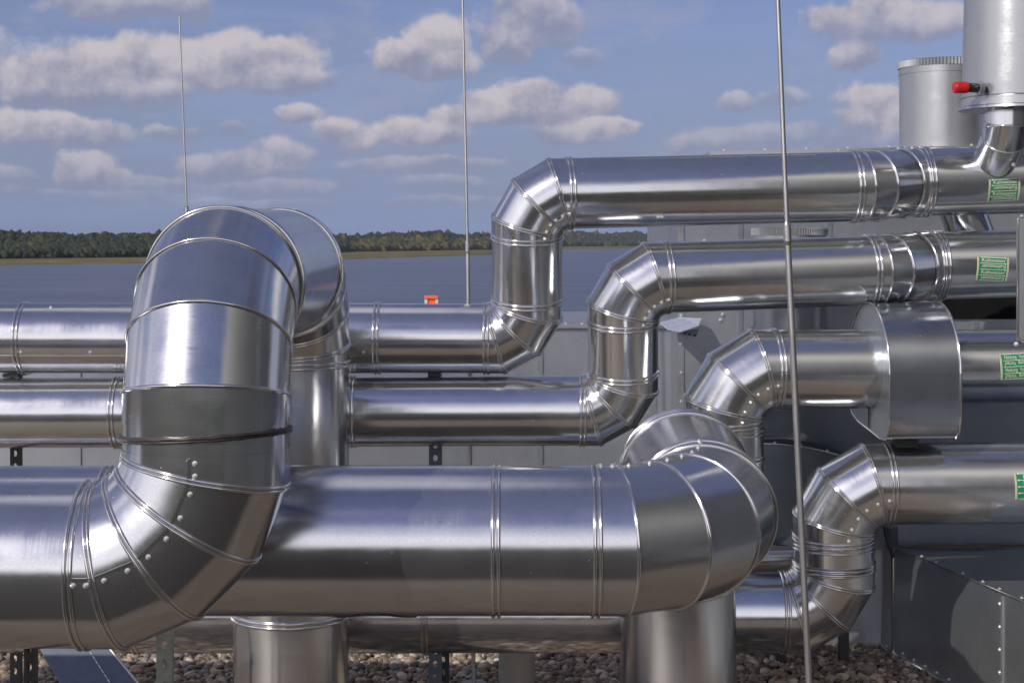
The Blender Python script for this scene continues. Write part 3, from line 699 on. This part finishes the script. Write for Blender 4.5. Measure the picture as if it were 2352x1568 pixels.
pipe_label(c3b, a, b, RF, lab_s(a, b, 2306), math.radians(4), .205, .15, 'Heizung  Vorlauf', 1, math.radians(3), 'green label reading Heizung Vorlauf')
a, b = P3(1915, 1112, YG), P3(2560, 1106, YG+.06)
pipe_label(c4, a, b, RG, lab_s(a, b, 2340), math.radians(4), .20, .14, 'Heizung', -1, math.radians(2), 'green label reading Heizung, cut by the edge of the view')

# ------------------------------------------------------------------ housings behind
WY = 11.6; wt = -(745-HY)*WY/F+CH
t_ = thing('plant_housing', 'long low grey metal housing behind the smaller pipes', 'housing', (-1, WY, 0))
xR = 1.14
mb = MB(); mb.box((-8, WY, .0), (xR-.004, 13.7, wt-.03)); hw = mb.build('housing_wall', M['wall'], t_)
mb = MB(); mb.box((-8.05, WY-.03, wt-.028), (xR-.006, 13.75, wt), bev=.004); mb.build('housing_top', M['galv'], t_)
for px in (-500, 180, 520, 1075, 1240, 1500):
    x = (px-CX)*WY/F; mb = MB(); mb.box((x-.02, WY-.012, .02), (x+.02, WY-.001, wt-.04)); mb.build('panel_joint', M['duct'], hw)
for px in list(range(1300, 1540, 38)):
    screw(((px-CX)*WY/F, WY+.02+.1*random.random(), wt+.001), (0, 0, 1), t_, .012)
TY = 11.0
t2 = thing('ventilation_unit', 'tall grey metal ventilation unit behind the pipes at right', 'ventilation unit', (1.2, TY, 0))
xl = (1560-CX)*TY/F; zt0 = CH+(HY-353)*TY/F; zt1 = CH+(HY-322)*TY/F; xr = 5.2
mb = MB()
mb.prism([Vector((xl, TY, 0)), Vector((xr, TY, 0)), Vector((xr, TY, zt1)), Vector((xl+.22, TY, zt0)), Vector((xl+.06, TY, zt0-.05)), Vector((xl, TY, zt0-.05))], Vector((0, 2.6, 0)))
uw = mb.build('unit_casing', M['wall'], t2)
mb = MB()   # cap rail with its screws
mb.prism([Vector((xl+.20, TY-.02, zt0-.02)), Vector((xr, TY-.02, zt1-.02)), Vector((xr, TY-.02, zt1+.012)), Vector((xl+.20, TY-.02, zt0+.012))], Vector((0, .5, 0)))
cap = mb.build('cap_rail', M['galv'], t2)
for i in range(9):
    f = i/8; x = xl+.3+f*(2.2); z = zt0+(zt1-zt0)*(x-xl)/(xr-xl)+.014; screw((x, TY+.02, z), (0, 0, 1), cap, .012)
for px in (1700, 1905, 2240):
    x = (px-CX)*TY/F; mb = MB(); mb.box((x-.015, TY-.010, .1), (x+.015, TY-.001, zt0-.05)); mb.build('panel_joint', M['duct'], uw)
mb = MB(); mb.box((xl-.012, TY-.012, .1), (xl+.03, TY+.03, zt0-.06)); cp = mb.build('corner_post', M['galv'], uw)
for k in range(12): screw((xl+.012, TY-.013, .5+k*.19), (0, -1, 0), uw, .010)
for (px, py) in ((1655, 735), (1770, 735), (1618, 553), (1628, 560), (1660, 722), (1820, 722), (1925, 345)):
    p = W(px, py, TY-.012); screw(p, (0, -1, 0), uw, .012)
# flat black sheet, painted shade of an opening between second and third pipe
mb = MB(); mb.box(tuple(W(2165, 733, TY-.02)), tuple(W(2700, 676, TY-.012)+Vector((0, 0, 0)))); mb.build('slot_shade', M['gap'], t2)
mb = MB()   # bent white corner sheet
q = [W(1516, 742, 10.85), W(1562, 730, 10.98), W(1612, 733, 10.9), W(1606, 748, 10.75), W(1562, 763, 10.6), W(1533, 757, 10.62)]
mb.prism(q, Vector((0, .01, .006))); mb.build('corner_sheet', M['white'], t2, 'white bent corner sheet')
mb = MB(); mb.prism([W(1562, 766, 10.72), W(1606, 753, 10.80), W(1603, 771, 10.80), W(1598, 774, 10.80)], Vector((0, .012, 0))); br = mb.build('bracket', M['wall'], t2)
for px, py in ((1574, 765), (1584, 767), (1596, 770)): screw(W(px, py, 10.73), (0, -1, 0), br, .008, 'dark_metal')
# low duct box behind the riser of the third pipe
t3 = thing('duct_box', 'duct box behind the third pipe, shade painted in as dark blue grey, flanged along its top', 'duct', (2.0, 10.5, 0))
YK = 10.5; poly = [W(1740, 1250, YK), W(1985, 1250, YK), W(1985, 1056, YK)]+[W(px, 1018+(px-1740)**2/900.0*.7, YK) for px in range(1960, 1739, -20)]
mb = MB(); mb.prism(poly, Vector((0, .48, 0))); kb = mb.build('duct_body', M['duct_shade'], t3)
line = [W(px, 1018+(px-1740)**2/900.0*.7, YK-.012) for px in range(1740, 1961, 20)]
mb = MB(); mb.tube(line, .007); kf = mb.build('flange_edge', M['bead'], t3)
for i in (2, 5, 8): screw(line[i]+Vector((0, 0, .008)), (0, -.3, 1), kf, .011)
mb = MB(); mb.cyl(W(1600, 1285, 10.35), W(1870, 1283, 10.35), .085, n_=48); ks = mb.build('low_duct', M['steel'], t3)
for lx in (1.7, 2.1):
    mb = MB(); mb.box((lx, 10.6, 0), (lx+.06, 10.66, CH-1.925)); mb.build('duct_leg', M['dark_metal'], t3)
mb = MB(); mb.box(tuple(W(1950, 1262, 10.93)), tuple(W(2750, 1041, 10.995))); mb.build('lower_panel', M['duct_shade'], t2)
mb = MB(); mb.box(tuple(W(1735, 1040, 10.93)), tuple(W(2750, 770, 10.995))); mb.build('middle_panel', M['duct_shade'], t2)  # both panels carry painted shade in their colour

# right foreground duct (floor duct coming towards the camera)
t4 = thing('floor_duct', 'large rectangular duct at the lower right, coming forward over the gravel', 'duct', (2.5, 10.8, 0))
C0 = Vector((2.49, 10.8, 0)); zt = CH-1.99; dirn = Vector((.295, -1.41, 0)).normalized()
E = C0+dirn*7.0; rt = Vector((2.6, .25, 0))
mb = MB(); z = Vector((0, 0, zt-.012))
lo = Vector((0, 0, .02))
mb.add([C0+lo, E+lo, E+z, C0+z], [(0, 1, 2, 3)], False)
mb.add([C0+z, E+z, E+z+rt, C0+z+rt], [(0, 1, 2, 3)], False)
mb.add([E+lo, E+rt+lo, E+z+rt, E+z], [(0, 1, 2, 3)], False); mb.add([C0+lo, C0+z, C0+rt+z, C0+rt+lo], [(0, 1, 2, 3)], False)
fb = mb.build('duct_body', M['duct'], t4)
side = Vector((-dirn.y, dirn.x, 0))*-1                  # outward normal of the long side (towards -x)
if side.x > 0: side = -side
def along(s, z_): return C0+dirn*s+Vector((0, 0, z_))
mb = MB(); mb.tube([along(0, zt), along(7, zt)], .008); mb.build('edge_fold', M['bead'], t4)
mb = MB(); mb.tube([along(0, .02)+side*.01, along(7, .02)+side*.01], .010); mb.build('edge_fold', M['bead'], t4)
mb = MB(); mb.tube([along(0, .02), along(0, zt)], .010); mb.build('edge_fold', M['bead'], t4)
for s_ in (.35, .55, .9, 1.15, 1.35, 1.6, 2.0, 2.3): screw(along(s_, zt+.001)-side*.03, (0, 0, 1), fb, .012)
for s_ in (1.44, 3.2):
    mb = MB(); mb.prism([along(s_-.012, .03)+side*-.002, along(s_+.012, .03)+side*-.002, along(s_+.012, .03)+side*.008, along(s_-.012, .03)+side*.008], Vector((0, 0, zt-.05)))
    sj = mb.build('slip_joint', M['galv'], fb)
    for k in range(5): screw(along(s_-.03, .12+k*.13)+side*.002, tuple(side), sj, .012)
for k in range(9): screw(along(.15+k*.16, .05)+side*.003, tuple(side), fb, .010)
mb = MB()   # rusty smear along the rear edge
mb.prism([C0+z+Vector((0, 0, .014))+rt*f+dirn*(.02+.05*abs(math.sin(f*9))) for f in (0, .1, .2, .35, .5)]+[C0+z+Vector((0, 0, .014))+rt*f for f in (.5, .35, .2, .1, 0)], Vector((0, 0, .001)))
mb.build('rust_smear', plain('rust', (.25, .15, .07), .8, var=.4), t4)
# transition piece behind it
t5 = thing('duct_transition', 'tapered sheet metal transition piece left of the floor duct', 'duct', (2.45, 11, 0))
mb = MB(); a0 = W(2048, 1503, 10.82); a1 = W(1996, 1450, 11.2); b0 = W(2046, 1215, 10.82); b1 = W(2005, 1190, 11.2); 
mb.prism([a1, a0, b0, b1], Vector((.08, .12, 0))); mb.build('duct_body', M['galv'], t5)
mb = MB(); mb.tube([a1+Vector((0, -.01, 0)), a0+Vector((0, -.01, 0))], .009); tf = mb.build('edge_fold', M['bead'], t5)
for f in (.05, .4, .8): screw(a1+(a0-a1)*f+Vector((-.004, -.01, .03)), (-1, -.3, 0), tf, .010)
mb = MB(); mb.tube([W(2030, 1205, 10.78), W(2038, 1240, 10.76), W(2048, 1262, 10.75), W(2051, 1280, 10.75)], .012); mb.build('sealant', M['seal'], t5)

# D-shaped cover round the third pipe
t6 = thing('pipe_cover', 'D-shaped sheet metal cover wrapped round the third pipe', 'cover', P3(2050, 850, 9.3))
ax = Vector((math.cos(math.radians(7)), math.sin(math.radians(7)), 0)); bk = Vector((-ax.y, ax.x, 0)); up = Vector((0, 0, 1))
o0 = W(2046, 860, 8.93)+bk*.36                    # centre of the section
prof = []
hw_, ht = .345, .36
for k in range(25):                              # rounded top
    t = math.pi*k/24; prof.append((-hw_*math.cos(t), .0+.375*math.sin(t)))
prof += [(hw_, -.1), (hw_*.96, -.20), (hw_*.80, -.275), (hw_*.5, -.31), (-hw_*.55, -.365), (-hw_*.8, -.36), (-hw_*.93, -.325), (-hw_, -.24), (-hw_, -.1)]
sec = [o0+bk*a+up*b for a, b in prof]
mb = MB(); rows = [[p+ax*l for p in sec] for l in (0, .2, .40)]
mb.grid(rows, True, True, lambda i, j: (i*.2, j*.05)); cv = mb.build('cover_shell', M['cover'], t6)
mb = MB(); mb.add([p+ax*.002 for p in sec], [tuple(range(len(sec)))], False); ep = mb.build('end_plate', M['duct'], t6)
mb = MB(); mb.add([p+ax*.398 for p in sec], [tuple(range(len(sec)))[::-1]], False); mb.build('end_plate', M['wall'], t6)
mb = MB(); mb.tube(sec, .006, 8, True); mb.build('edge_bead', M['bead'], cv)
mb = MB(); mb.tube([p+ax*.40 for p in sec], .008, 8, True); mb.build('edge_bead', M['bead'], cv)
mb = MB(); pc = o0-bk*.02+up*.02
s0 = o0-ax*.004+bk*-.02; mb.tube([s0-up*.19, s0-up*.28+bk*.002, s0-up*.325], .0035, 6); mb.build('split_line', M['gap'], ep)
mb = MB(); mb.box(tuple(W(2058, 1028, 9.2)), tuple(W(2098, 1005, 9.32))); mb.build('foot', M['dark_metal'], t6)
cpt = P3(2040, 847, YF+.11); dd = (P3(2110, 846, YF+.14)-P3(1663, 849, YF)).normalized()
bead(c3, cpt-dd*.02, dd, dd, RF, .012, False, 'collar_ring')

# round vents
def vent(label, px, Y, Rpx, ytop, zbot, mat='galv'):
    R = Rpx*Y/F; c = Vector(((px-CX)*Y/F, Y, zbot)); ztop = CH+(HY-ytop)*Y/F; H = ztop-zbot
    r_ = thing('round_vent', label, 'vent', c)
    mb = MB(); mb.lathe(c, [(R, 0), (R, H-.09), (R+.004, H-.09), (R+.004, H-.045), (R, H-.045), (R, H)]); mb.build('vent_body', M[mat], r_)
    mb = MB(); n_ = 88; rows = [[], [], [], []]      # crimped collar
    for i in range(n_*2):
        a_ = math.pi*i/n_; rr = R+(.014 if i % 2 else .004)
        for k, (dr, h) in enumerate(((0, H-.045), (0, H), (-.012, H+.004), (-.03, H-.02))):
            rows[k].append(c+Vector((math.cos(a_)*(rr+dr), math.sin(a_)*(rr+dr), h)))
    mb.grid(rows, True, False); mb.build('crimped_collar', M['galv'], r_)
    mb = MB(); mb.lathe(c, [(R*.985, H-.03), (0.001, H-.02)]); mb.build('vent_lid', M['wall'], r_)
    return r_
vent('tall round vent with crimped collar, left of the white stack', 2172, 11.45, 104, 143, zt0+.02)
v2 = vent('short round vent with crimped collar, between the upper two pipes', 1813, 10.45, 82, 524, W(0, 800, 10.45).z)
cvv = W(1813, 752, 10.45)
mb = MB(); mb.lathe(Vector((cvv.x, cvv.y, cvv.z)), [(.226, -.01), (.240, -.01), (.240, .006), (.226, .006)]); mb.build('base_flange', M['galv'], v2)
mb = MB(); mb.box((cvv.x-.2, 10.3, cvv.z-.36), (cvv.x+.2, TY-.002, cvv.z-.14)); mb.build('mounting_box', M['duct'], v2)

# stack at the right edge with its drain valve
st_Y = 9.35; sx = (2336-CX)*st_Y/F; zb = CH+(HY-246)*st_Y/F
t7 = thing('exhaust_stack', 'tall galvanised exhaust stack at the top right edge', 'stack', (sx, st_Y, zb))
c = Vector((sx, st_Y, zb))
mb = MB(); mb.lathe(c, [(.306, .0), (.304, .045), (.309, .05), (.303, .055), (.283, .9), (.275, 1.6)]); mb.build('stack_casing', M['galv'], t7)
mb = MB(); mb.lathe(c, [(.305, .002), (.322, -.006), (.324, -.018), (.30, -.018), (.15, -.004)]); mb.build('bottom_lip', M['steel'], t7)
a = W(2313, 240, 9.33); 
t8 = pipe('short branch pipe from the stack bending into the uppermost pipe', 
     [nd(a), nd(W(2312, 305, 9.33), rho=.20, n=2, joints=False, screws=False), nd(W(2274, 390, 9.62))], .122, 'steel', .004, None, 'branch_pipe', 'pipe')
bead(t8, W(2313, 292, 9.33), Vector((0, 0, 1)), Vector((0, 0, 1)), .122, .005)
screw(W(2328, 378, 9.36), (.2, -1, .2), t8, .012)
v = W(2232, 202, 9.10)
vr = thing('drain_valve', 'red-capped drain valve sticking out of the stack', 'valve', v); vr.parent = None
t7v = vr; bpy.data.objects.remove(vr)
dv = Vector((-1, -.55, 0)).normalized(); base = Vector((sx, st_Y, 0))+Vector((-.80, -.56, 0)).normalized()*.295; base.z = W(0, 202, 9.6).z
base = W(2246, 202, 9.12)
mb = MB(); mb.cyl(base+Vector((.05, .05, 0)), base-Vector((.055, .01, 0)), .026, n_=24); vb = mb.build('valve_body', M['black'], t7)
hcap = base-Vector((.055, .01, 0)); mb = MB()
mb.lathe(hcap, [(.024, 0), (.030, .004), (.033, .02), (.033, .072), (.028, .084), (.001, .086)], 12, Vector((-1, -.12, 0)).normalized()); mb.build('valve_cap', M['red'], vb)
mb = MB(); mb.lathe(W(2252, 202, 9.13), [(.036, -.01), (.036, .012), (.02, .014)], 24, Vector((-1, -.3, 0)).normalized()); mb.build('valve_seat', M['galv'], vb)
# branch stub below the uppermost pipe
t9 = pipe('slanting branch pipe between the upper two pipes at right', [nd(W(2205, 470, 9.95)), nd(W(2238, 560, 9.95))], .135, 'steel', .005, None, 'branch_pipe', 'pipe')
# upright casing at the right edge
t10 = thing('upright_casing', 'narrow upright metal casing cut by the right edge', 'casing', W(2345, 790, 8.9))
a = W(2338, 500, 8.9); b = W(2338, 785, 8.9)
mb = MB(); mb.box((a.x, 8.9, b.z), (a.x+.35, 8.94, a.z), bev=.012); cs_ = mb.build('casing_body', M['galv'], t10)
mb = MB(); mb.tube([a+Vector((.0, -.004, 0)), b+Vector((0, -.004, .03)), b+Vector((.02, -.004, 0)), b+Vector((.3, -.004, -.012))], .006); mb.build('edge_bead', M['bead'], cs_)
screw(W(2334, 790, 8.88), (-.3, -1, 0), cs_, .012); screw(W(2347, 497, 8.9), (0, 0, 1), cs_, .012)

# ------------------------------------------------------------------ lightning rods
def rod(label, pts, rads, collar=None):
    """pts: bearing points top to bottom, rads in metres"""
    P = [W(*p) for p in pts]; b = P[-1]
    base = b+(b-P[-2]).normalized()*0
    k = (0-b.z)/((b-P[0]).z); foot = b+(b-P[0])*k; foot.z = 0
    r_ = thing('lightning_rod', label, 'lightning rod', foot, 'thin metal lightning rods')
    j = W(*collar) if collar else P[0]
    mb = MB()
    if collar: mb.tube([P[0], j], lambda i: rads[0] if i == 0 else rads[1], 12); mb.build('upper_rod', M['rod'], r_)
    mb = MB(); mb.tube([j, b, foot], lambda i: rads[2], 14); mb.build('lower_rod', M['rod'], r_)
    if collar:
        dd = (b-j).normalized(); mb = MB(); mb.lathe(j-dd*.03, [(rads[1], 0), (rads[2]*1.25, .012), (rads[2]*1.25, .07), (rads[2], .085)], 16, dd); mb.build('clamp', M['rod'], r_)
    mb = MB(); mb.lathe(foot, [(.001, .05), (.08, .05), (.10, .03), (.11, 0)], 32); mb.build('concrete_foot', M['concrete'], r_)
rod('thin lightning rod seen above the large arch at left', [(412, 38, 12.6), (430, 484, 12.6), (432, 720, 12.6)], (.0062, .0075, .013), (429, 482, 12.6))
rod('lightning rod standing against the lake left of the S-bends', [(1062, -30, 9.95), (1074, 560, 9.95), (1080, 1065, 9.95)], (.0068, .0085, .0125), (1074, 562, 9.95))
rod('thick leaning lightning rod in front of all pipes at right', [(1785, -40, 5.9), (1808, 530, 5.9), (1858, 1568, 5.9)], (.0078, .0088, .0118), (1808, 528, 5.9))

# ------------------------------------------------------------------ supports
def slotted(label, px, w, Y, ytop, zbot=0.0, mat='channel', lab_grp='slotted support uprights', depth=.04):
    x = (px-CX)*Y/F; ww = w*Y/F; zt_ = CH+(HY-ytop)*Y/F
    r_ = thing('support_upright', label, 'support', (x, Y, zbot), lab_grp)
    pitch = .095 if w > 32 else .075; z0 = zt_; mb = MB(); sw = ww*.17; sh = pitch*.24
    while z0-pitch > zbot:
        zc_ = z0-pitch/2; outer = []; inner = []
        for k in range(32):
            t = 2*math.pi*k/32; cx_, cz_ = math.cos(t), math.sin(t)
            m_ = max(abs(cx_), abs(cz_)); outer.append(Vector((x+cx_/m_*ww/2, Y, zc_+cz_/m_*pitch/2)))
            inner.append(Vector((x+cx_*sw, Y, zc_+max(-1, min(1, cz_))*sh)))
        mb.grid([outer, inner, [p+Vector((0, .004, 0)) for p in inner]], True, False)
        z0 -= pitch
    mb.box((x-ww/2, Y, zbot), (x+ww/2, Y+.003, z0))
    mb.box((x-ww/2, Y+.0002, zbot), (x-ww/2+.003, Y+depth, zt_)); mb.box((x+ww/2-.003, Y+.0002, zbot), (x+ww/2, Y+depth, zt_))
    mb.box((x-ww/2, Y+depth, zbot), (x-ww/2+.012, Y+depth+.003, zt_)); mb.box((x+ww/2-.012, Y+depth, zbot), (x+ww/2, Y+depth+.003, zt_))
    mb.build('channel', M[mat], r_)
    mb = MB(); mb.box((x-.08, Y-.05, zbot), (x+.08, Y+.09, zbot+.008), bev=.002); mb.build('foot_plate', M[mat], r_)
    return r_
slotted('pale galvanised slotted upright on the gravel under the large ducts at left', 377, 36, 7.15, 1400, 0)
slotted('dark slotted upright holding the second smaller pipe', 1000, 30, 9.66, 860, 0, 'tray')
slotted('dark slotted upright below the lowest pipe', 1018, 27, 9.72, 1470, 0, 'dark_metal')
slotted('dark upright below the front duct at far left', 68, 26, 6.9, 1470, 0, 'dark_metal')
slotted('dark upright between the pipes at far left', 35, 24, 9.7, 850, 0, 'dark_metal')
def bracket(label, px, py, Y, w=.08):
    c = W(px, py, Y); r_ = thing('pipe_bracket', label, 'bracket', c, 'black brackets between the smaller pipes')
    mb = MB(); mb.box((c.x-w/2, Y-.02, c.z-.010), (c.x+w/2, Y+.28, c.z+.010), bev=.003); mb.build('cross_bar', M['dark_metal'], r_)
    mb = MB()
    for s_ in (-1, 1): mb.cyl((c.x+s_*w*.35, Y+.02, c.z-.018), (c.x+s_*w*.35, Y+.02, c.z+.018), .008, n_=12)
    mb.build('threaded_bolt', M['screw'], r_)
bracket('black bracket between the smaller pipes at far left', 26, 862, YC, .09); bracket('black bracket between the smaller pipes left of the S-bends', 997, 860, YC, .07)
# sloping tray, lower left
t11 = thing('sloping_tray', 'dark blue grey sloping sheet metal tray over the gravel at lower left', 'tray', (-2.2, 8.2, 0))
q0, q1, q2, q3 = W(70, 1455, 8.4), W(225, 1455, 8.4), W(345, 1600, 8.2), W(160, 1600, 8.2)
mb = MB(); mb.prism([q0, q1, q2, q3], Vector((0, .03, -.03))); tb = mb.build('tray_sheet', M['tray'], t11)
mb = MB()
for k in range(14):
    f = k/14; p = q1*.72+q0*.28; r2 = q2*.62+q3*.38
    aa = p+(r2-p)*f; bb = p+(r2-p)*(f+.045); mb.tube([aa+Vector((0, -.004, .0)), bb+Vector((0, -.004, 0))], .0028, 6)
mb.build('rivet_row', M['bead'], tb)
mb = MB(); mb.tube([q1+Vector((0, -.004, 0)), q2+Vector((0, -.004, 0))], .006); mb.build('edge_fold', M['rod'], tb)
mb = MB(); mb.box((q3.x+.1, 8.2, 0), (q3.x+.16, 8.26, q3.z)); mb.build('tray_leg', M['dark_metal'], t11)
# grey plastic vent pipe in the gravel
pv = W(1187, 1480, 9.98); t12 = thing('plastic_vent_pipe', 'grey beige plastic vent pipe standing in the gravel between the columns', 'vent pipe', (pv.x, 9.98, 0))
mb = MB(); mb.cyl((pv.x, 9.98, -.02), (pv.x, 9.98, .30), .110, n_=64); mb.build('pipe_shaft', M['pvc'], t12)
mb = MB(); mb.lathe(Vector((pv.x, 9.98, .30)), [(.118, -.04), (.118, .03), (.100, .035), (.001, .04)]); mb.build('pipe_cap', M['pvc'], t12)
# orange marker on the housing
po = W(991, 700, 12.2); t13 = thing('orange_marker', 'small orange-topped marker box on the low housing', 'marker', (po.x, 12.2, wt))
mb = MB(); zt_ = W(0, 679, 12.2).z
mb.box((po.x-.052, 12.17, zt_-.022), (po.x+.052, 12.28, zt_), bev=.004); mb.build('marker_top', M['orange'], t13)
mb = MB(); mb.box((po.x-.026, 12.19, wt), (po.x+.028, 12.26, zt_-.023)); mb.build('marker_body', M['orange'], t13)
mb = MB(); mb.box((po.x-.050, 12.18, wt), (po.x-.028, 12.27, zt_-.024)); mb.build('marker_side', M['white'], t13)
mb = MB(); mb.box((po.x+.030, 12.18, wt), (po.x+.050, 12.27, zt_-.024)); mb.build('marker_side', M['white'], t13)

# ------------------------------------------------------------------ air
mb = MB(); mb.box((-9000, -300, LZ-1.5), (9000, 9000, 400)); hz = mb.build('haze', None or bpy.data.materials.new('air'))
am = hz.data.materials[0]; am.use_nodes = True; am.node_tree.nodes.clear(); N, L, n = nodes_of(am.node_tree)
pv_ = n('ShaderNodeVolumePrincipled'); pv_.inputs['Color'].default_value = (.72, .82, 1, 1); pv_.inputs['Density'].default_value = HAZE
pv_.inputs['Anisotropy'].default_value = .2
ou = n('ShaderNodeOutputMaterial'); L.new(pv_.outputs[0], ou.inputs['Volume'])
tag(hz, 'faint blue haze over the lake', 'haze', kind='stuff')
